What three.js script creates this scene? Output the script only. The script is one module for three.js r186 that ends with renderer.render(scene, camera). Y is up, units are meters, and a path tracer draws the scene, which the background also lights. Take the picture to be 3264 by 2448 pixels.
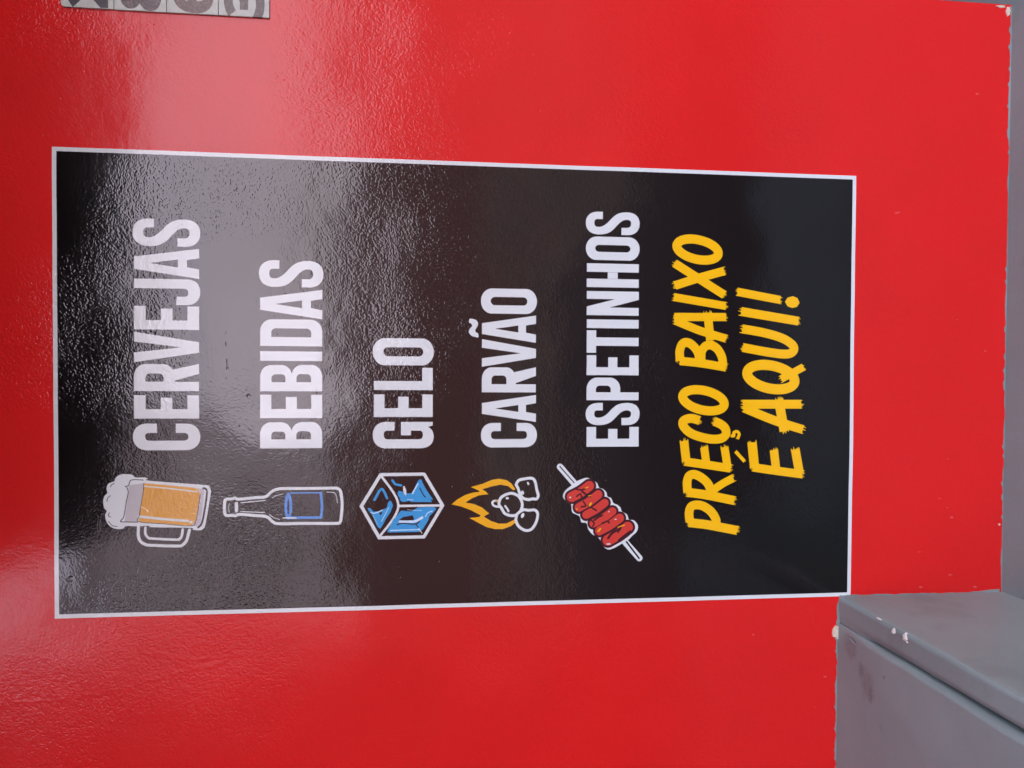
import * as THREE from 'three';
import { mergeGeometries } from 'three/addons/utils/BufferGeometryUtils.js';

// ---------------------------------------------------------------- camera, sky, sun, exposure
const scene = new THREE.Scene();
// the phone was held upright and the picture is shown on its side: world right (+x) is up in the picture
const camera = new THREE.PerspectiveCamera(52.19, 1024 / 768, 0.05, 900);
camera.position.set(0.5370, 1.4121, 1.7613);
camera.up.set(0.99981, 0.00371, -0.01922);
camera.lookAt(0.5370 - 0.01867, 1.4121 - 0.11401, 1.7613 - 0.99330);
camera.updateMatrixWorld();

const renderer = new THREE.WebGLRenderer({ antialias: true });
renderer.setSize(1024, 768);
renderer.toneMapping = THREE.LinearToneMapping;
renderer.toneMappingExposure = 2.52;
renderer.shadowMap.enabled = true;
renderer.shadowMap.type = THREE.PCFSoftShadowMap;

// seeded random numbers and value noise
function rng(seed) { let s = seed >>> 0; return () => { s = (s + 0x6D2B79F5) | 0; let t = Math.imul(s ^ (s >>> 15), 1 | s); t = (t + Math.imul(t ^ (t >>> 7), 61 | t)) ^ t; return ((t ^ (t >>> 14)) >>> 0) / 4294967296; }; }
const TABLE = (() => { const r = rng(77), a = new Float32Array(65536); for (let i = 0; i < a.length; i++) a[i] = r() * 2 - 1; return a; })();
function noise(x, y, k = 0) {
  const i = Math.floor(x), j = Math.floor(y), a = x - i, b = y - j, u = a * a * (3 - 2 * a), v = b * b * (3 - 2 * b);
  const h = (p, q) => TABLE[((p + k * 37) * 1597 + (q + k * 91) * 51749 + ((p * q) & 255) * 7) & 65535];
  const n0 = h(i, j) * (1 - u) + h(i + 1, j) * u, n1 = h(i, j + 1) * (1 - u) + h(i + 1, j + 1) * u;
  return n0 * (1 - v) + n1 * v;
}
const fbm = (x, y, o, k = 0) => { let s = 0, a = 1, n = 0; for (let i = 0; i < o; i++) { s += a * noise(x, y, k + i); n += a; a *= 0.5; x = x * 2.03 + 11.3; y = y * 2.03 - 7.1; } return s / n; };
const step = (a, b, x) => { const t = Math.min(1, Math.max(0, (x - a) / (b - a))); return t * t * (3 - 2 * t); };

// bright hazy sky with thin broken cloud
const SKY = 1.6;
const skyMap = (() => {
  const W = 512, H = 256, d = new Float32Array(W * H * 4);
  for (let j = 0; j < H; j++) for (let i = 0; i < W; i++) {
    const el = ((j + 0.5) / H - 0.5) * Math.PI, az = ((i + 0.5) / W) * Math.PI * 2, up = Math.max(0, Math.sin(el));
    const t = Math.pow(up, 0.6);
    let r = 2.15 - 1.68 * t, g = 1.76 - 1.18 * t, b = 1.86 - 0.92 * t;
    const px = Math.cos(az) * Math.cos(el) / (0.25 + up), pz = Math.sin(az) * Math.cos(el) / (0.25 + up);
    const c = step(-0.15, 0.6, fbm(px * 2.4 + 5, pz * 2.4 + 9, 5, 40)) * 0.75;
    r += (1.12 - r) * c; g += (0.98 - g) * c; b += (1.08 - b) * c;
    const o = (j * W + i) * 4; d[o] = r * SKY; d[o + 1] = g * SKY; d[o + 2] = b * SKY; d[o + 3] = 1;
  }
  const t = new THREE.DataTexture(d, W, H, THREE.RGBAFormat, THREE.FloatType);
  t.mapping = THREE.EquirectangularReflectionMapping; t.magFilter = THREE.LinearFilter; t.minFilter = THREE.LinearFilter; t.wrapS = THREE.RepeatWrapping; t.needsUpdate = true;
  return t;
})();
scene.background = skyMap;
scene.environment = skyMap;

// the sun stands high behind the shop: the wall lies in open shade, the street is sunlit
const sun = new THREE.DirectionalLight(new THREE.Color(1.0, 0.95, 0.87), 4.5);
sun.position.set(-6, 15, -8);
sun.target.position.set(0.5, 0, 1);
sun.castShadow = true;
sun.shadow.mapSize.set(2048, 2048);
Object.assign(sun.shadow.camera, { left: -16, right: 16, top: 16, bottom: -16, near: 0.5, far: 60 });
scene.add(sun, sun.target);

// ---------------------------------------------------------------- helpers
const numbers = {};
function numbered(name) { const n = numbers[name] = (numbers[name] ?? -1) + 1; return n ? `${name}_${String(n).padStart(3, '0')}` : name; }
function shade(o) { o.castShadow = o.receiveShadow = true; return o; }
function part(name, geometry, material, parent) { const m = shade(new THREE.Mesh(geometry, material)); m.name = name; parent.add(m); return m; }
function thing(name, label, category, [x, y, z] = [0, 0, 0], group) {
  const o = new THREE.Group(); o.name = numbered(name); o.position.set(x, y, z); o.userData = { label, category };
  if (group) o.userData.group = group;
  scene.add(o); return o;
}
function structure(name, geometry, material) { const m = part(name, geometry, material, scene); m.userData.kind = 'structure'; return m; }
const box = (x0, x1, y0, y1, z0, z1) => { const g = new THREE.BoxGeometry(x1 - x0, y1 - y0, z1 - z0); g.translate((x0 + x1) / 2, (y0 + y1) / 2, (z0 + z1) / 2); return metric(g); };
function metric(g) {                                               // uv in metres by the dominant side of each face
  const p = g.attributes.position, n = g.attributes.normal, uv = new Float32Array(p.count * 2);
  for (let i = 0; i < p.count; i++) {
    const a = Math.abs(n.getX(i)), b = Math.abs(n.getY(i)), c = Math.abs(n.getZ(i));
    uv[2 * i] = a > b && a > c ? p.getZ(i) : p.getX(i); uv[2 * i + 1] = b >= a && b > c ? p.getZ(i) : p.getY(i);
  }
  g.setAttribute('uv', new THREE.BufferAttribute(uv, 2)); return g;
}
function grayTexture(W, H, f, srgb) {
  const d = new Uint8Array(W * H * 4);
  for (let j = 0; j < H; j++) for (let i = 0; i < W; i++) {
    const v = f(i, j), o = (j * W + i) * 4;
    if (Array.isArray(v)) { for (let c = 0; c < 3; c++) d[o + c] = Math.max(0, Math.min(255, Math.round(v[c]))); } else d[o] = d[o + 1] = d[o + 2] = Math.max(0, Math.min(255, Math.round(v)));
    d[o + 3] = 255;
  }
  const t = new THREE.DataTexture(d, W, H); t.magFilter = THREE.LinearFilter; t.minFilter = THREE.LinearMipmapLinearFilter; t.generateMipmaps = true;
  if (srgb) t.colorSpace = THREE.SRGBColorSpace; t.needsUpdate = true; return t;
}
const toSRGB = (v) => 255 * (v <= 0.0031308 ? 12.92 * v : 1.055 * Math.pow(v, 1 / 2.4) - 0.055);
function tile(t, rx, ry, wrap = THREE.MirroredRepeatWrapping) { t.wrapS = t.wrapT = wrap; t.repeat.set(rx, ry); return t; }

// ---------------------------------------------------------------- the plaster wall's relief
const PX = 0, PY = 0.392, PW = 1.0, PH = 1.796;                     // the poster's place on the wall
// slow waves of the hand-trowelled plaster, in metres (real geometry)
function waves(x, y) {
  return 0.0021 * fbm(x * 2.6 + 3, y * 2.6 + 8, 2, 3) + 0.0010 * noise(x * 8.5 + 40, y * 8.5 + 3, 5);
}
// trowel ridges, cracks and holes seen in the plaster: [half width, height, points in metres]
const RIDGES = [
  [0.0035, 1.0, [[-0.185, 2.33], [-0.177, 2.267], [-0.172, 2.141], [-0.147, 2.02], [-0.135, 1.965], [-0.106, 1.835]]],
  [0.003, 0.7, [[-0.075, 2.06], [-0.084, 1.981], [-0.1, 1.9], [-0.093, 1.802]]],
  [0.003, 0.8, [[0.162, 2.28], [0.158, 2.235], [0.148, 2.203], [0.12, 2.17]]],
  [0.003, 0.6, [[0.049, 2.29], [0.049, 2.256], [0.035, 2.203], [0.0, 2.17]]],
  [0.0026, 0.7, [[-0.21, 2.06], [-0.165, 1.985], [-0.135, 1.93]]],
  [0.0016, -1.0, [[0.682, 1.843], [0.65, 1.84], [0.623, 1.836], [0.57, 1.833], [0.534, 1.828], [0.492, 1.84]]],
  [0.002, -1.2, [[0.84, 1.93], [0.875, 1.932], [0.90, 1.928]]],
  [0.0024, 0.5, [[1.39, 1.14], [1.30, 1.143], [1.20, 1.15], [1.12, 1.153]]],
];
const HOLES = [[0.085, 2.155, 0.006], [0.476, 1.787, 0.004], [0.30, 1.30, 0.003], [0.71, 1.22, 0.003]];
{ const r = rng(5); for (let i = 0; i < 110; i++) HOLES.push([-0.7 + r() * 2.2, 0.9 + r() * 1.4, 0.0012 + 0.0016 * r() * r()]); }
function segment(px, py, ax, ay, bx, by) { const dx = bx - ax, dy = by - ay, t = Math.max(0, Math.min(1, ((px - ax) * dx + (py - ay) * dy) / (dx * dx + dy * dy))); return Math.hypot(px - ax - t * dx, py - ay - t * dy); }
// fine sandy grain, 0..1 over about a third of a millimetre (bump)
function grain(x, y) {
  const wx = x + 0.010 * noise(x * 14, y * 14, 11), wy = y + 0.010 * noise(x * 14 + 9, y * 14 + 4, 12);
  const turn = step(-0.25, 0.25, noise(x * 2.1 + 7, y * 2.1 + 2, 14) + 0.7 * (x - 0.25));
  const d = (wx + wy) * 0.707, e = (wy - wx) * 0.707;
  const bumps = (p, q, k) => 0.75 * noise(p * 190, q * 250, k) + 0.8 * noise(p * 420, q * 480, k + 1) - 1.3 * step(0.30, 0.62, noise(p * 290, q * 360, k + 2));   // sandy grain with pits
  const rough = 0.34 + 0.66 * step(-0.3, 0.45, fbm(x * 5.5 + 1, y * 5.5 + 6, 2, 19));
  let h = 0.8 * (turn < 0.001 ? bumps(wx, wy, 22) : turn > 0.999 ? bumps(d, e, 26) : bumps(wx, wy, 22) * (1 - turn) + bumps(d, e, 26) * turn) * rough;
  h += 0.9 * fbm(wx * 30, wy * 38, 2, 21);
  return h;
}
function detail(x0, y0, w, h, W, H) {                              // height picture of a rectangle of wall
  const a = new Float32Array(W * H);
  for (let j = 0; j < H; j++) for (let i = 0; i < W; i++) a[j * W + i] = grain(x0 + (i + 0.5) / W * w, y0 + (j + 0.5) / H * h);
  const stamp = (cx, cy, reach, f) => {
    const i0 = Math.max(0, Math.floor((cx - reach - x0) / w * W)), i1 = Math.min(W - 1, Math.ceil((cx + reach - x0) / w * W)), j0 = Math.max(0, Math.floor((cy - reach - y0) / h * H)), j1 = Math.min(H - 1, Math.ceil((cy + reach - y0) / h * H));
    for (let j = j0; j <= j1; j++) for (let i = i0; i <= i1; i++) f(j * W + i, x0 + (i + 0.5) / W * w, y0 + (j + 0.5) / H * h);
  };
  for (const [hx, hy, r] of HOLES) stamp(hx, hy, r * 2, (k, x, y) => { a[k] -= 2.6 * (1 - step(0.4, 1.3, Math.hypot(x - hx, y - hy) / r)); });
  for (const [half, up, pts] of RIDGES) for (let s = 1; s < pts.length; s++) {
    const [ax, ay] = pts[s - 1], [bx, by] = pts[s], reach = half * 2 + Math.hypot(bx - ax, by - ay) / 2;
    stamp((ax + bx) / 2, (ay + by) / 2, reach, (k, x, y) => {
      const v0 = step(-0.2, 0.5, noise(x * 80, y * 80, 33)), v = segment(x + 0.004 * noise(x * 60, y * 60, 30), y + 0.004 * noise(x * 60, y * 60, 31), ax, ay, bx, by) / half;
      if (v < 2) a[k] = up > 0 ? Math.max(a[k], a[k] * 0.7 + up * 1.1 * (0.2 + 0.8 * v0) * (1 - step(0, 2, v))) : Math.min(a[k], a[k] + up * 1.5 * v0 * (1 - step(0, 1.5, v)));
    });
  }
  return grayTexture(W, H, (i, j) => 128 + 42 * a[j * W + i]);
}
const BUMP = 0.0009;
const WX = -0.48, WY = 0, WW = 1.94, WH = 2.35;                   // the square of wall the height picture covers
const wallBump = detail(WX, WY, WW, WH, 2048, 2048); wallBump.wrapS = wallBump.wrapT = THREE.MirroredRepeatWrapping;
const posterBump = detail(PX, PY, PW, PH, 1140, 2048);

// ---------------------------------------------------------------- materials
const redMap = (() => {
  const specks = [[1.207, 0.086, 2.2], [0.915, 0.289, 1.8], [0.917, 0.281, 1.4], [0.184, 0.135, 2.4], [0.044, 0.136, 1.8], [0.013, 0.07, 2.2], [0.016, 0.212, 1.8], [-0.193, 0.452, 1.8], [-0.086, 0.632, 1.6]];
  const r = rng(21); for (let i = 0; i < 9; i++) specks.push([-0.7 + 2.1 * r(), 0.02 + 1.0 * r() * r(), 0.5 + 1.0 * r()]);
  const W = 2048, a = new Float32Array(W * W);
  for (const [sx, sy, mm] of specks) {
    const ci = (sx - WX) / WW * W, cj = (sy - WY) / WH * W, R = mm / 1000 / WW * W;
    for (let j = Math.floor(cj - R - 2); j <= cj + R + 2; j++) for (let i = Math.floor(ci - R - 2); i <= ci + R + 2; i++) if (i >= 0 && j >= 0 && i < W && j < W) a[j * W + i] = Math.max(a[j * W + i], 1 - step(R * 0.4, R + 0.8, Math.hypot(i - ci, (j - cj) * (0.6 + 0.8 * noise(i * 0.7, j * 0.7, 60)))));
  }
  const t = grayTexture(W, W, (i, j) => {
    const x = WX + i / W * WW, y = WY + j / W * WH, n = 1 + 0.05 * fbm(x * 7, y * 7, 3, 50) + 0.025 * noise(x * 210, y * 210, 54), k = a[j * W + i] * 0.32;
    return [toSRGB((0.60 * n) * (1 - k) + 0.7 * k), toSRGB((0.013 * n) * (1 - k) + 0.36 * k), toSRGB((0.0125 * n) * (1 - k) + 0.36 * k)];
  }, true);
  t.wrapS = t.wrapT = THREE.MirroredRepeatWrapping; return t;
})();
const redPaint = new THREE.MeshPhysicalMaterial({ map: redMap, roughness: 0.18, ior: 1.43, bumpMap: wallBump, bumpScale: BUMP * 1.0 });

const grayMap = grayTexture(1024, 1024, (i, j) => {
  const x = i / 512, y = j / 512, n = 1 + 0.13 * fbm(x * 5, y * 5, 4, 70) + 0.03 * noise(x * 260, y * 260, 75), dirt = step(0.25, 0.6, fbm(x * 9 + 4, y * 9, 4, 78)) * 0.10;
  return [0.186 * n * (1 - dirt), 0.254 * n * (1 - dirt * 1.05), 0.252 * n * (1 - dirt * 1.1)].map(toSRGB);
}, true);
tile(grayMap, 0.5, 0.5);
const grayBump = tile(grayTexture(1024, 1024, (i, j) => 128 + 60 * fbm(i / 40, j / 40, 3, 80) + 30 * noise(i / 4, j / 4, 85)), 1, 1);
const grayPaint = new THREE.MeshPhysicalMaterial({ map: grayMap, roughness: 0.55, ior: 1.48, bumpMap: grayBump, bumpScale: 0.0005 });

const flat = (r, g, b, roughness = 0.85) => new THREE.MeshStandardMaterial({ color: new THREE.Color().setRGB(r, g, b), roughness });
const coarse = (r, g, b, size, amount, roughness = 0.9) => new THREE.MeshStandardMaterial({
  roughness, map: tile(grayTexture(256, 256, (i, j) => { const n = 1 + amount * fbm(i / 14, j / 14, 4, 90); return [r * n, g * n, b * n].map(toSRGB); }, true), 1 / size, 1 / size),
});
const bareplaster = coarse(0.58, 0.54, 0.42, 0.05, 0.25);
const whitePlaster = coarse(0.60, 0.60, 0.56, 0.05, 0.2);

// a sheet over a rectangle of the wall: front(x, y) gives its z, with a rim going back to back(x, y)
function sheet(x0, x1, y0, y1, nx, ny, front, back, uvOf) {
  const pos = [], uv = [], idx = [], nor = [];
  for (let j = 0; j <= ny; j++) for (let i = 0; i <= nx; i++) {
    const x = x0 + (x1 - x0) * i / nx, y = y0 + (y1 - y0) * j / ny, e = 0.004;
    const n = new THREE.Vector3((front(x - e, y) - front(x + e, y)) / (2 * e), (front(x, y - e) - front(x, y + e)) / (2 * e), 1).normalize();
    pos.push(x, y, front(x, y)); uv.push(...uvOf(x, y)); nor.push(n.x, n.y, n.z);
  }
  for (let j = 0; j < ny; j++) for (let i = 0; i < nx; i++) { const a = j * (nx + 1) + i, b = a + 1, c = a + nx + 1, d = c + 1; idx.push(a, b, d, a, d, c); }
  const rim = [];
  for (let i = 0; i <= nx; i++) rim.push(i); for (let j = 1; j <= ny; j++) rim.push(j * (nx + 1) + nx); for (let i = nx - 1; i >= 0; i--) rim.push(ny * (nx + 1) + i); for (let j = ny - 1; j >= 0; j--) rim.push(j * (nx + 1));
  for (let k = 1; k < rim.length; k++) {
    const A = rim[k - 1], B = rim[k], s = pos.length / 3, ax = pos[3 * A], ay = pos[3 * A + 1], bx = pos[3 * B], by = pos[3 * B + 1], l = Math.hypot(bx - ax, by - ay), n = [(by - ay) / l, -(bx - ax) / l, 0];
    pos.push(ax, ay, pos[3 * A + 2], bx, by, pos[3 * B + 2], bx, by, back(bx, by), ax, ay, back(ax, ay));
    for (const q of [A, B, B, A]) uv.push(uv[2 * q], uv[2 * q + 1]);
    for (let q = 0; q < 4; q++) nor.push(...n);
    idx.push(s, s + 2, s + 1, s, s + 3, s + 2);
  }
  const g = new THREE.BufferGeometry();
  g.setAttribute('position', new THREE.Float32BufferAttribute(pos, 3)); g.setAttribute('normal', new THREE.Float32BufferAttribute(nor, 3)); g.setAttribute('uv', new THREE.Float32BufferAttribute(uv, 2)); g.setIndex(idx);
  return g;
}
// a flake or smear lying on the wall: outline in metres, proud by t
function flake(points, t) {
  const g = new THREE.ExtrudeGeometry(new THREE.Shape(points.map(([x, y]) => new THREE.Vector2(x, y))), { depth: t + 0.003, bevelEnabled: false });
  let cx = 0, cy = 0; for (const [x, y] of points) { cx += x / points.length; cy += y / points.length; }
  const p = g.attributes.position;
  for (let i = 0; i < p.count; i++) p.setZ(i, p.getZ(i) - 0.003 + waves(p.getX(i), p.getY(i)));
  g.computeVertexNormals(); return metric(g);
}

// ---------------------------------------------------------------- ground, street
structure('ground', metric(new THREE.PlaneGeometry(800, 800).rotateX(-Math.PI / 2).translate(0, -0.13, 0)), coarse(0.16, 0.10, 0.07, 6, 0.4));
structure('pavement', box(-6, 9, -0.129, 0, -4.5, 1.35), grayPaint);
structure('road', box(-60, 60, -0.2, -0.12, 1.35, 9.5), coarse(0.085, 0.058, 0.052, 1.5, 0.35));
structure('far_pavement', box(-60, 60, -0.2, 0.0, 9.5, 11.2), coarse(0.24, 0.20, 0.18, 2, 0.25));

// ---------------------------------------------------------------- the shop and its red wall
const shop = thing('shop_building', 'glossy red painted plaster wall of a shop, carrying the black poster', 'wall');
const wallUV = (x, y) => [(x - WX) / WW, (y - WY) / WH];
part('front_wall', sheet(-1.245, 1.424, 0, 3.35, 134, 168, waves, () => -0.18, wallUV), redPaint, shop);
const outside = flat(0.30, 0.27, 0.25);
part('rear_block', mergeGeometries([box(-1.245, 1.42, 0, 3.35, -4.5, -0.19), box(1.42, 6, 2.45, 3.35, -4.5, -0.01), box(2.9, 6, 0, 2.45, -4.5, -0.01), box(1.43, 2.9, 0, 2.45, -4.5, -0.42)]), outside, shop);
part('canopy', box(-0.12, 9, 2.75, 2.89, 0.004, 2.05), coarse(0.075, 0.062, 0.058, 1, 0.2), shop);
part('eave', box(-1.245, 6, 3.353, 3.45, -4.5, 1.45), coarse(0.10, 0.085, 0.08, 1, 0.2), shop);
{ // the doorway beyond the wall's end: a ribbed metal shutter
  const shutter = part('shutter_frame', box(1.43, 1.49, 0.0, 2.44, -0.30, -0.20), flat(0.05, 0.035, 0.035, 0.5), shop);
  const slat = new THREE.CapsuleGeometry(0.03, 1.30, 3, 8).rotateZ(Math.PI / 2), m = flat(0.06, 0.04, 0.04, 0.45);
  for (let k = 0; k < 37; k++) { const s = part('slat', slat, m, shop); s.position.set(2.2, 0.035 + k * 0.0645, -0.27); }
}
{ // grey floor paint smeared a little way up the foot of the red wall, and along the low wall
  const r = rng(9), run = (n, f) => Array.from({ length: n + 1 }, (_, i) => f(i / n, i));
  const foot = [[1.42, 0.0], ...run(190, (t) => [1.42 - 1.415 * t, 0.0022 + 0.003 * fbm(t * 40, 3, 4, 101) + (noise(t * 130, 1, 103) > 0.55 ? 0.004 : 0)]), [0.0, 0]].reverse();
  part('paint_smear', flake(foot, 0.0011), grayPaint, shop).userData.label = 'ragged grey paint edge along the foot of the red wall';
  const side = [[-0.004, 0.006], ...run(60, (t) => [0.0018 + 0.003 * fbm(t * 14, 8, 4, 105) + 0.006 * step(0.1, 0.0, t), 0.006 + 0.414 * t]), [-0.004, 0.42]];
  part('paint_smear', flake(side, 0.0012), grayPaint, shop);
  const top = [[-0.62, 0.418], [0.004, 0.418], ...run(120, (t) => [0.003 - 0.622 * t, 0.4256 + 0.0038 * fbm(t * 46, 5, 4, 107) + (noise(t * 60, 4, 108) > 0.5 ? 0.003 : 0) - 0.009 * step(0.035, 0.0, t)])];
  part('paint_smear', flake(top, 0.0012), grayPaint, shop);
  const chip = (cx, cy, w, h, seed, t = 0.0022, n = 13) => { const q = rng(seed); return flake(run(n - 1, (u) => { const a = u * Math.PI * 2 * (n - 1) / n, k = 0.7 + 0.5 * q(); return [cx + Math.cos(a) * w * k, cy + Math.sin(a) * h * k]; }), t); };
  part('bare_plaster', chip(-0.086, 0.4285, 0.0145, 0.0115, 4, 0.004), bareplaster, shop).userData.label = 'pale patch of bare plaster above the low grey wall';
  part('bare_plaster', chip(1.408, 0.010, 0.012, 0.006, 8), bareplaster, shop);
  part('bare_plaster', chip(1.418, 0.030, 0.003, 0.012, 12), bareplaster, shop);
  for (const [x, w, s] of [[0.165, 0.0025, 33]]) part('bare_plaster', chip(x, 0.0095, w, 0.0028, s, 0.0013, 9), bareplaster, shop);
}

// ---------------------------------------------------------------- the poster
{
  const poster = part('poster', sheet(PX, PX + PW, PY, PY + PH, 72, 130, (x, y) => waves(x, y) + 0.0011, (x, y) => waves(x, y) - 0.002, (x, y) => [(x - PX) / PW, (y - PY) / PH]),
    new THREE.MeshPhysicalMaterial({ map: drawPoster(), roughness: 0.12, ior: 1.58, bumpMap: posterBump, bumpScale: BUMP * 0.85 }), scene);
  poster.userData = { label: 'tall glossy black vinyl poster with white border and price lettering on the red wall', category: 'poster' };
}

// ---------------------------------------------------------------- house number tiles up the right of the wall
function drawTile(digit, ink, wear, seed) {
  const W = 192, H = 256, c = document.createElement('canvas'); c.width = W; c.height = H; const x = c.getContext('2d');
  x.fillStyle = '#adbab1'; x.fillRect(0, 0, W, H);
  x.save(); x.translate(-1, H / 2); x.scale(1.16, 1); x.fillStyle = ink; x.strokeStyle = ink; x.lineWidth = 8; x.font = 'bold 262px sans-serif'; x.textAlign = 'left'; x.textBaseline = 'alphabetic'; x.fillText(digit, 0, 95); x.lineWidth = 13; x.strokeText(digit, 0, 95); x.restore();
  const im = x.getImageData(0, 0, W, H), d = im.data;
  for (let j = 0; j < H; j++) for (let i = 0; i < W; i++) {
    const o = (j * W + i) * 4, n = fbm(i / 7 + seed * 13, j / 7, 4, 110 + seed), dark = d[o] < 120;
    const k = dark ? wear * step(-0.2, 0.5, n) : 0, s = 1 + 0.06 * fbm(i / 24 + seed * 5, j / 24, 3, 130);
    d[o] = (d[o] + (176 - d[o]) * k) * s; d[o + 1] = (d[o + 1] + (160 - d[o + 1]) * k) * s; d[o + 2] = (d[o + 2] + (150 - d[o + 2]) * k) * s;
  }
  x.putImageData(im, 0, 0);
  const t = new THREE.CanvasTexture(c); t.colorSpace = THREE.SRGBColorSpace; return t;
}
[['2', '#1b1f22', 0.12, 'black 2', 'topmost'], ['8', '#413b38', 0.35, 'worn 8', 'second from the top'], ['6', '#54443b', 0.35, 'worn brown 6', 'third from the top'], ['3', '#48433e', 0.3, 'worn 3', 'lowest']].forEach(([digit, ink, wear, look, place], k) => {
  const w = 0.081, h = 0.1058, x0 = 1.2925, y1 = 2.168 - k * 0.1066, s = new THREE.Shape(), r = k ? 0.0012 : 0.009;
  s.moveTo(0.001, 0); s.lineTo(w - 0.001, 0); s.lineTo(w, 0.001); s.lineTo(w, h - 0.001); s.lineTo(w - 0.001, h); s.lineTo(r, h); s.quadraticCurveTo(0, h, 0, h - r); s.lineTo(0, 0.001); s.closePath();
  const g = new THREE.ExtrudeGeometry(s, { depth: 0.005, bevelEnabled: true, bevelThickness: 0.0008, bevelSize: 0.0008, bevelOffset: -0.0008, bevelSegments: 2 });
  const p = g.attributes.position, uv = g.attributes.uv; for (let i = 0; i < p.count; i++) uv.setXY(i, p.getX(i) / w, p.getY(i) / h);
  const m = part(numbered('number_tile'), g, new THREE.MeshPhysicalMaterial({ map: drawTile(digit, ink, wear, k), roughness: 0.32, ior: 1.5 }), scene);
  m.position.set(x0, y1 - h, waves(x0, y1 - h / 2) - 0.0006);
  m.userData = { label: `pale house number tile with a ${look}, ${place} of its column`, category: 'number tile', group: 'house number tiles' };
});

// ---------------------------------------------------------------- the low grey wall at the foot of the red one
{
  const low = thing('low_wall', 'low grey painted masonry wall jutting out from the red wall', 'low wall');
  const TOP = 0.422, wob = (z, k) => 0.0022 * fbm(z * 7, k, 3, 140 + k);
  const open = (z) => step(0.055, 0.16, z) * (0.55 + 0.45 * step(0.15, 0.6, z));          // the groove is filled near the red wall
  function sweep(profile, z0, z1, nz) {                            // profile(z) gives points [x, y] from the right face over the top
    const pos = [], idx = [], n = profile(0).length;
    for (let j = 0; j <= nz; j++) { const z = z0 + (z1 - z0) * Math.pow(j / nz, 1.25); for (const [x, y] of profile(z)) pos.push(x, y, z); }
    for (let j = 0; j < nz; j++) for (let i = 0; i < n - 1; i++) { const a = j * n + i, b = a + 1, c = a + n, d = c + 1; idx.push(a, b, d, a, d, c); }
    const g = new THREE.BufferGeometry(); g.setAttribute('position', new THREE.Float32BufferAttribute(pos, 3)); g.setIndex(idx); g.computeVertexNormals(); return metric(g);
  }
  const kerb = (z) => {
    const e = wob(z, 1), q = wob(z, 2), o = open(z), pts = [];
    for (let i = 0; i <= 12; i++) pts.push([0.003 * fbm(i * 0.31, z * 4, 2, 150) * step(0, 3, i), 0.405 * i / 12]);
    for (let i = 1; i <= 6; i++) { const a = i / 6 * Math.PI / 2; pts.push([-0.011 * (1 - Math.cos(a)) + e, TOP - 0.011 * (1 - Math.sin(a))]); }
    for (let i = 1; i <= 8; i++) pts.push([-0.011 - 0.033 * i / 8 + e, TOP + q * 0.3 - 0.0012 * i / 8]);
    for (let i = 1; i <= 10; i++) { const t = i / 10; pts.push([-0.044 - 0.0205 * t + e, TOP + q * 0.3 - 0.0012 - o * 0.017 * t * t - 0.003 * t]); }
    pts.push([-0.0655 + e, TOP - 0.03 * Math.max(o, 0.2)]);
    return pts;
  };
  part('edging', sweep(kerb, -0.004, 1.1, 170), grayPaint, low);
  const cracked = (x, z) => { const d = Math.min(segment(x, z, -0.068, 0.034, -0.0785, 0.050), segment(x, z, -0.0785, 0.050, -0.0855, 0.0745)); return -0.013 * (1 - step(0.0, 0.0026, d)); };
  const slab = (z) => {
    const e = wob(z, 1), q = wob(z, 4), o = open(z), pts = [[-0.066 + e, TOP - 0.03 * Math.max(o, 0.2)]];
    for (let i = 0; i <= 9; i++) { const t = i / 9; pts.push([-0.0662 - 0.014 * t + e, TOP + 0.0015 - (0.0135 * o + 0.0022) * Math.pow(1 - t, 2)]); }
    for (let i = 1; i <= 24; i++) { const x = -0.0802 - 0.0012 * i + e; pts.push([x, TOP + 0.0015 + cracked(x, z)]); }
    for (let i = 1; i <= 60; i++) { const t = i / 60, x = -0.109 + e * (1 - t) - 1.135 * t * t; pts.push([x, TOP + 0.0015 + q * 0.2 * step(0.1, 0.2, -x) + 0.0014 * fbm(x * 9, z * 9, 3, 160) * step(0.11, 0.2, -x)]); }
    return pts;
  };
  part('top_slab', sweep(slab, 0.0035, 1.1, 230), stained(), low);
  part('end_face', box(-1.244, -0.006, 0, 0.412, 1.092, 1.099), grayPaint, low);
  const q = rng(44);
  for (const [x, z, w, d] of [[-0.0095, 0.2205, 0.0065, 0.0075], [-0.0095, 0.2600, 0.0085, 0.0095], [-0.018, 0.2665, 0.002, 0.003], [-0.002, 0.165, 0.0022, 0.009]]) {
    const g = new THREE.IcosahedronGeometry(1, 1), p = g.attributes.position, seen = {};
    for (let i = 0; i < p.count; i++) { const key = [0, 1, 2].map((c) => p.getComponent(i, c).toFixed(3)).join(); const k = seen[key] ??= 0.7 + 0.5 * q(); p.setXYZ(i, p.getX(i) * w * k, p.getY(i) * 0.0028 * k, p.getZ(i) * d * k); }
    g.computeVertexNormals(); metric(g);
    const c = part('chip', g, whitePlaster, low); c.position.set(x, TOP - 0.0012, z); c.rotation.z = -0.35; c.userData.label = 'white spot where the grey paint has chipped off';
  }
}
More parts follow.
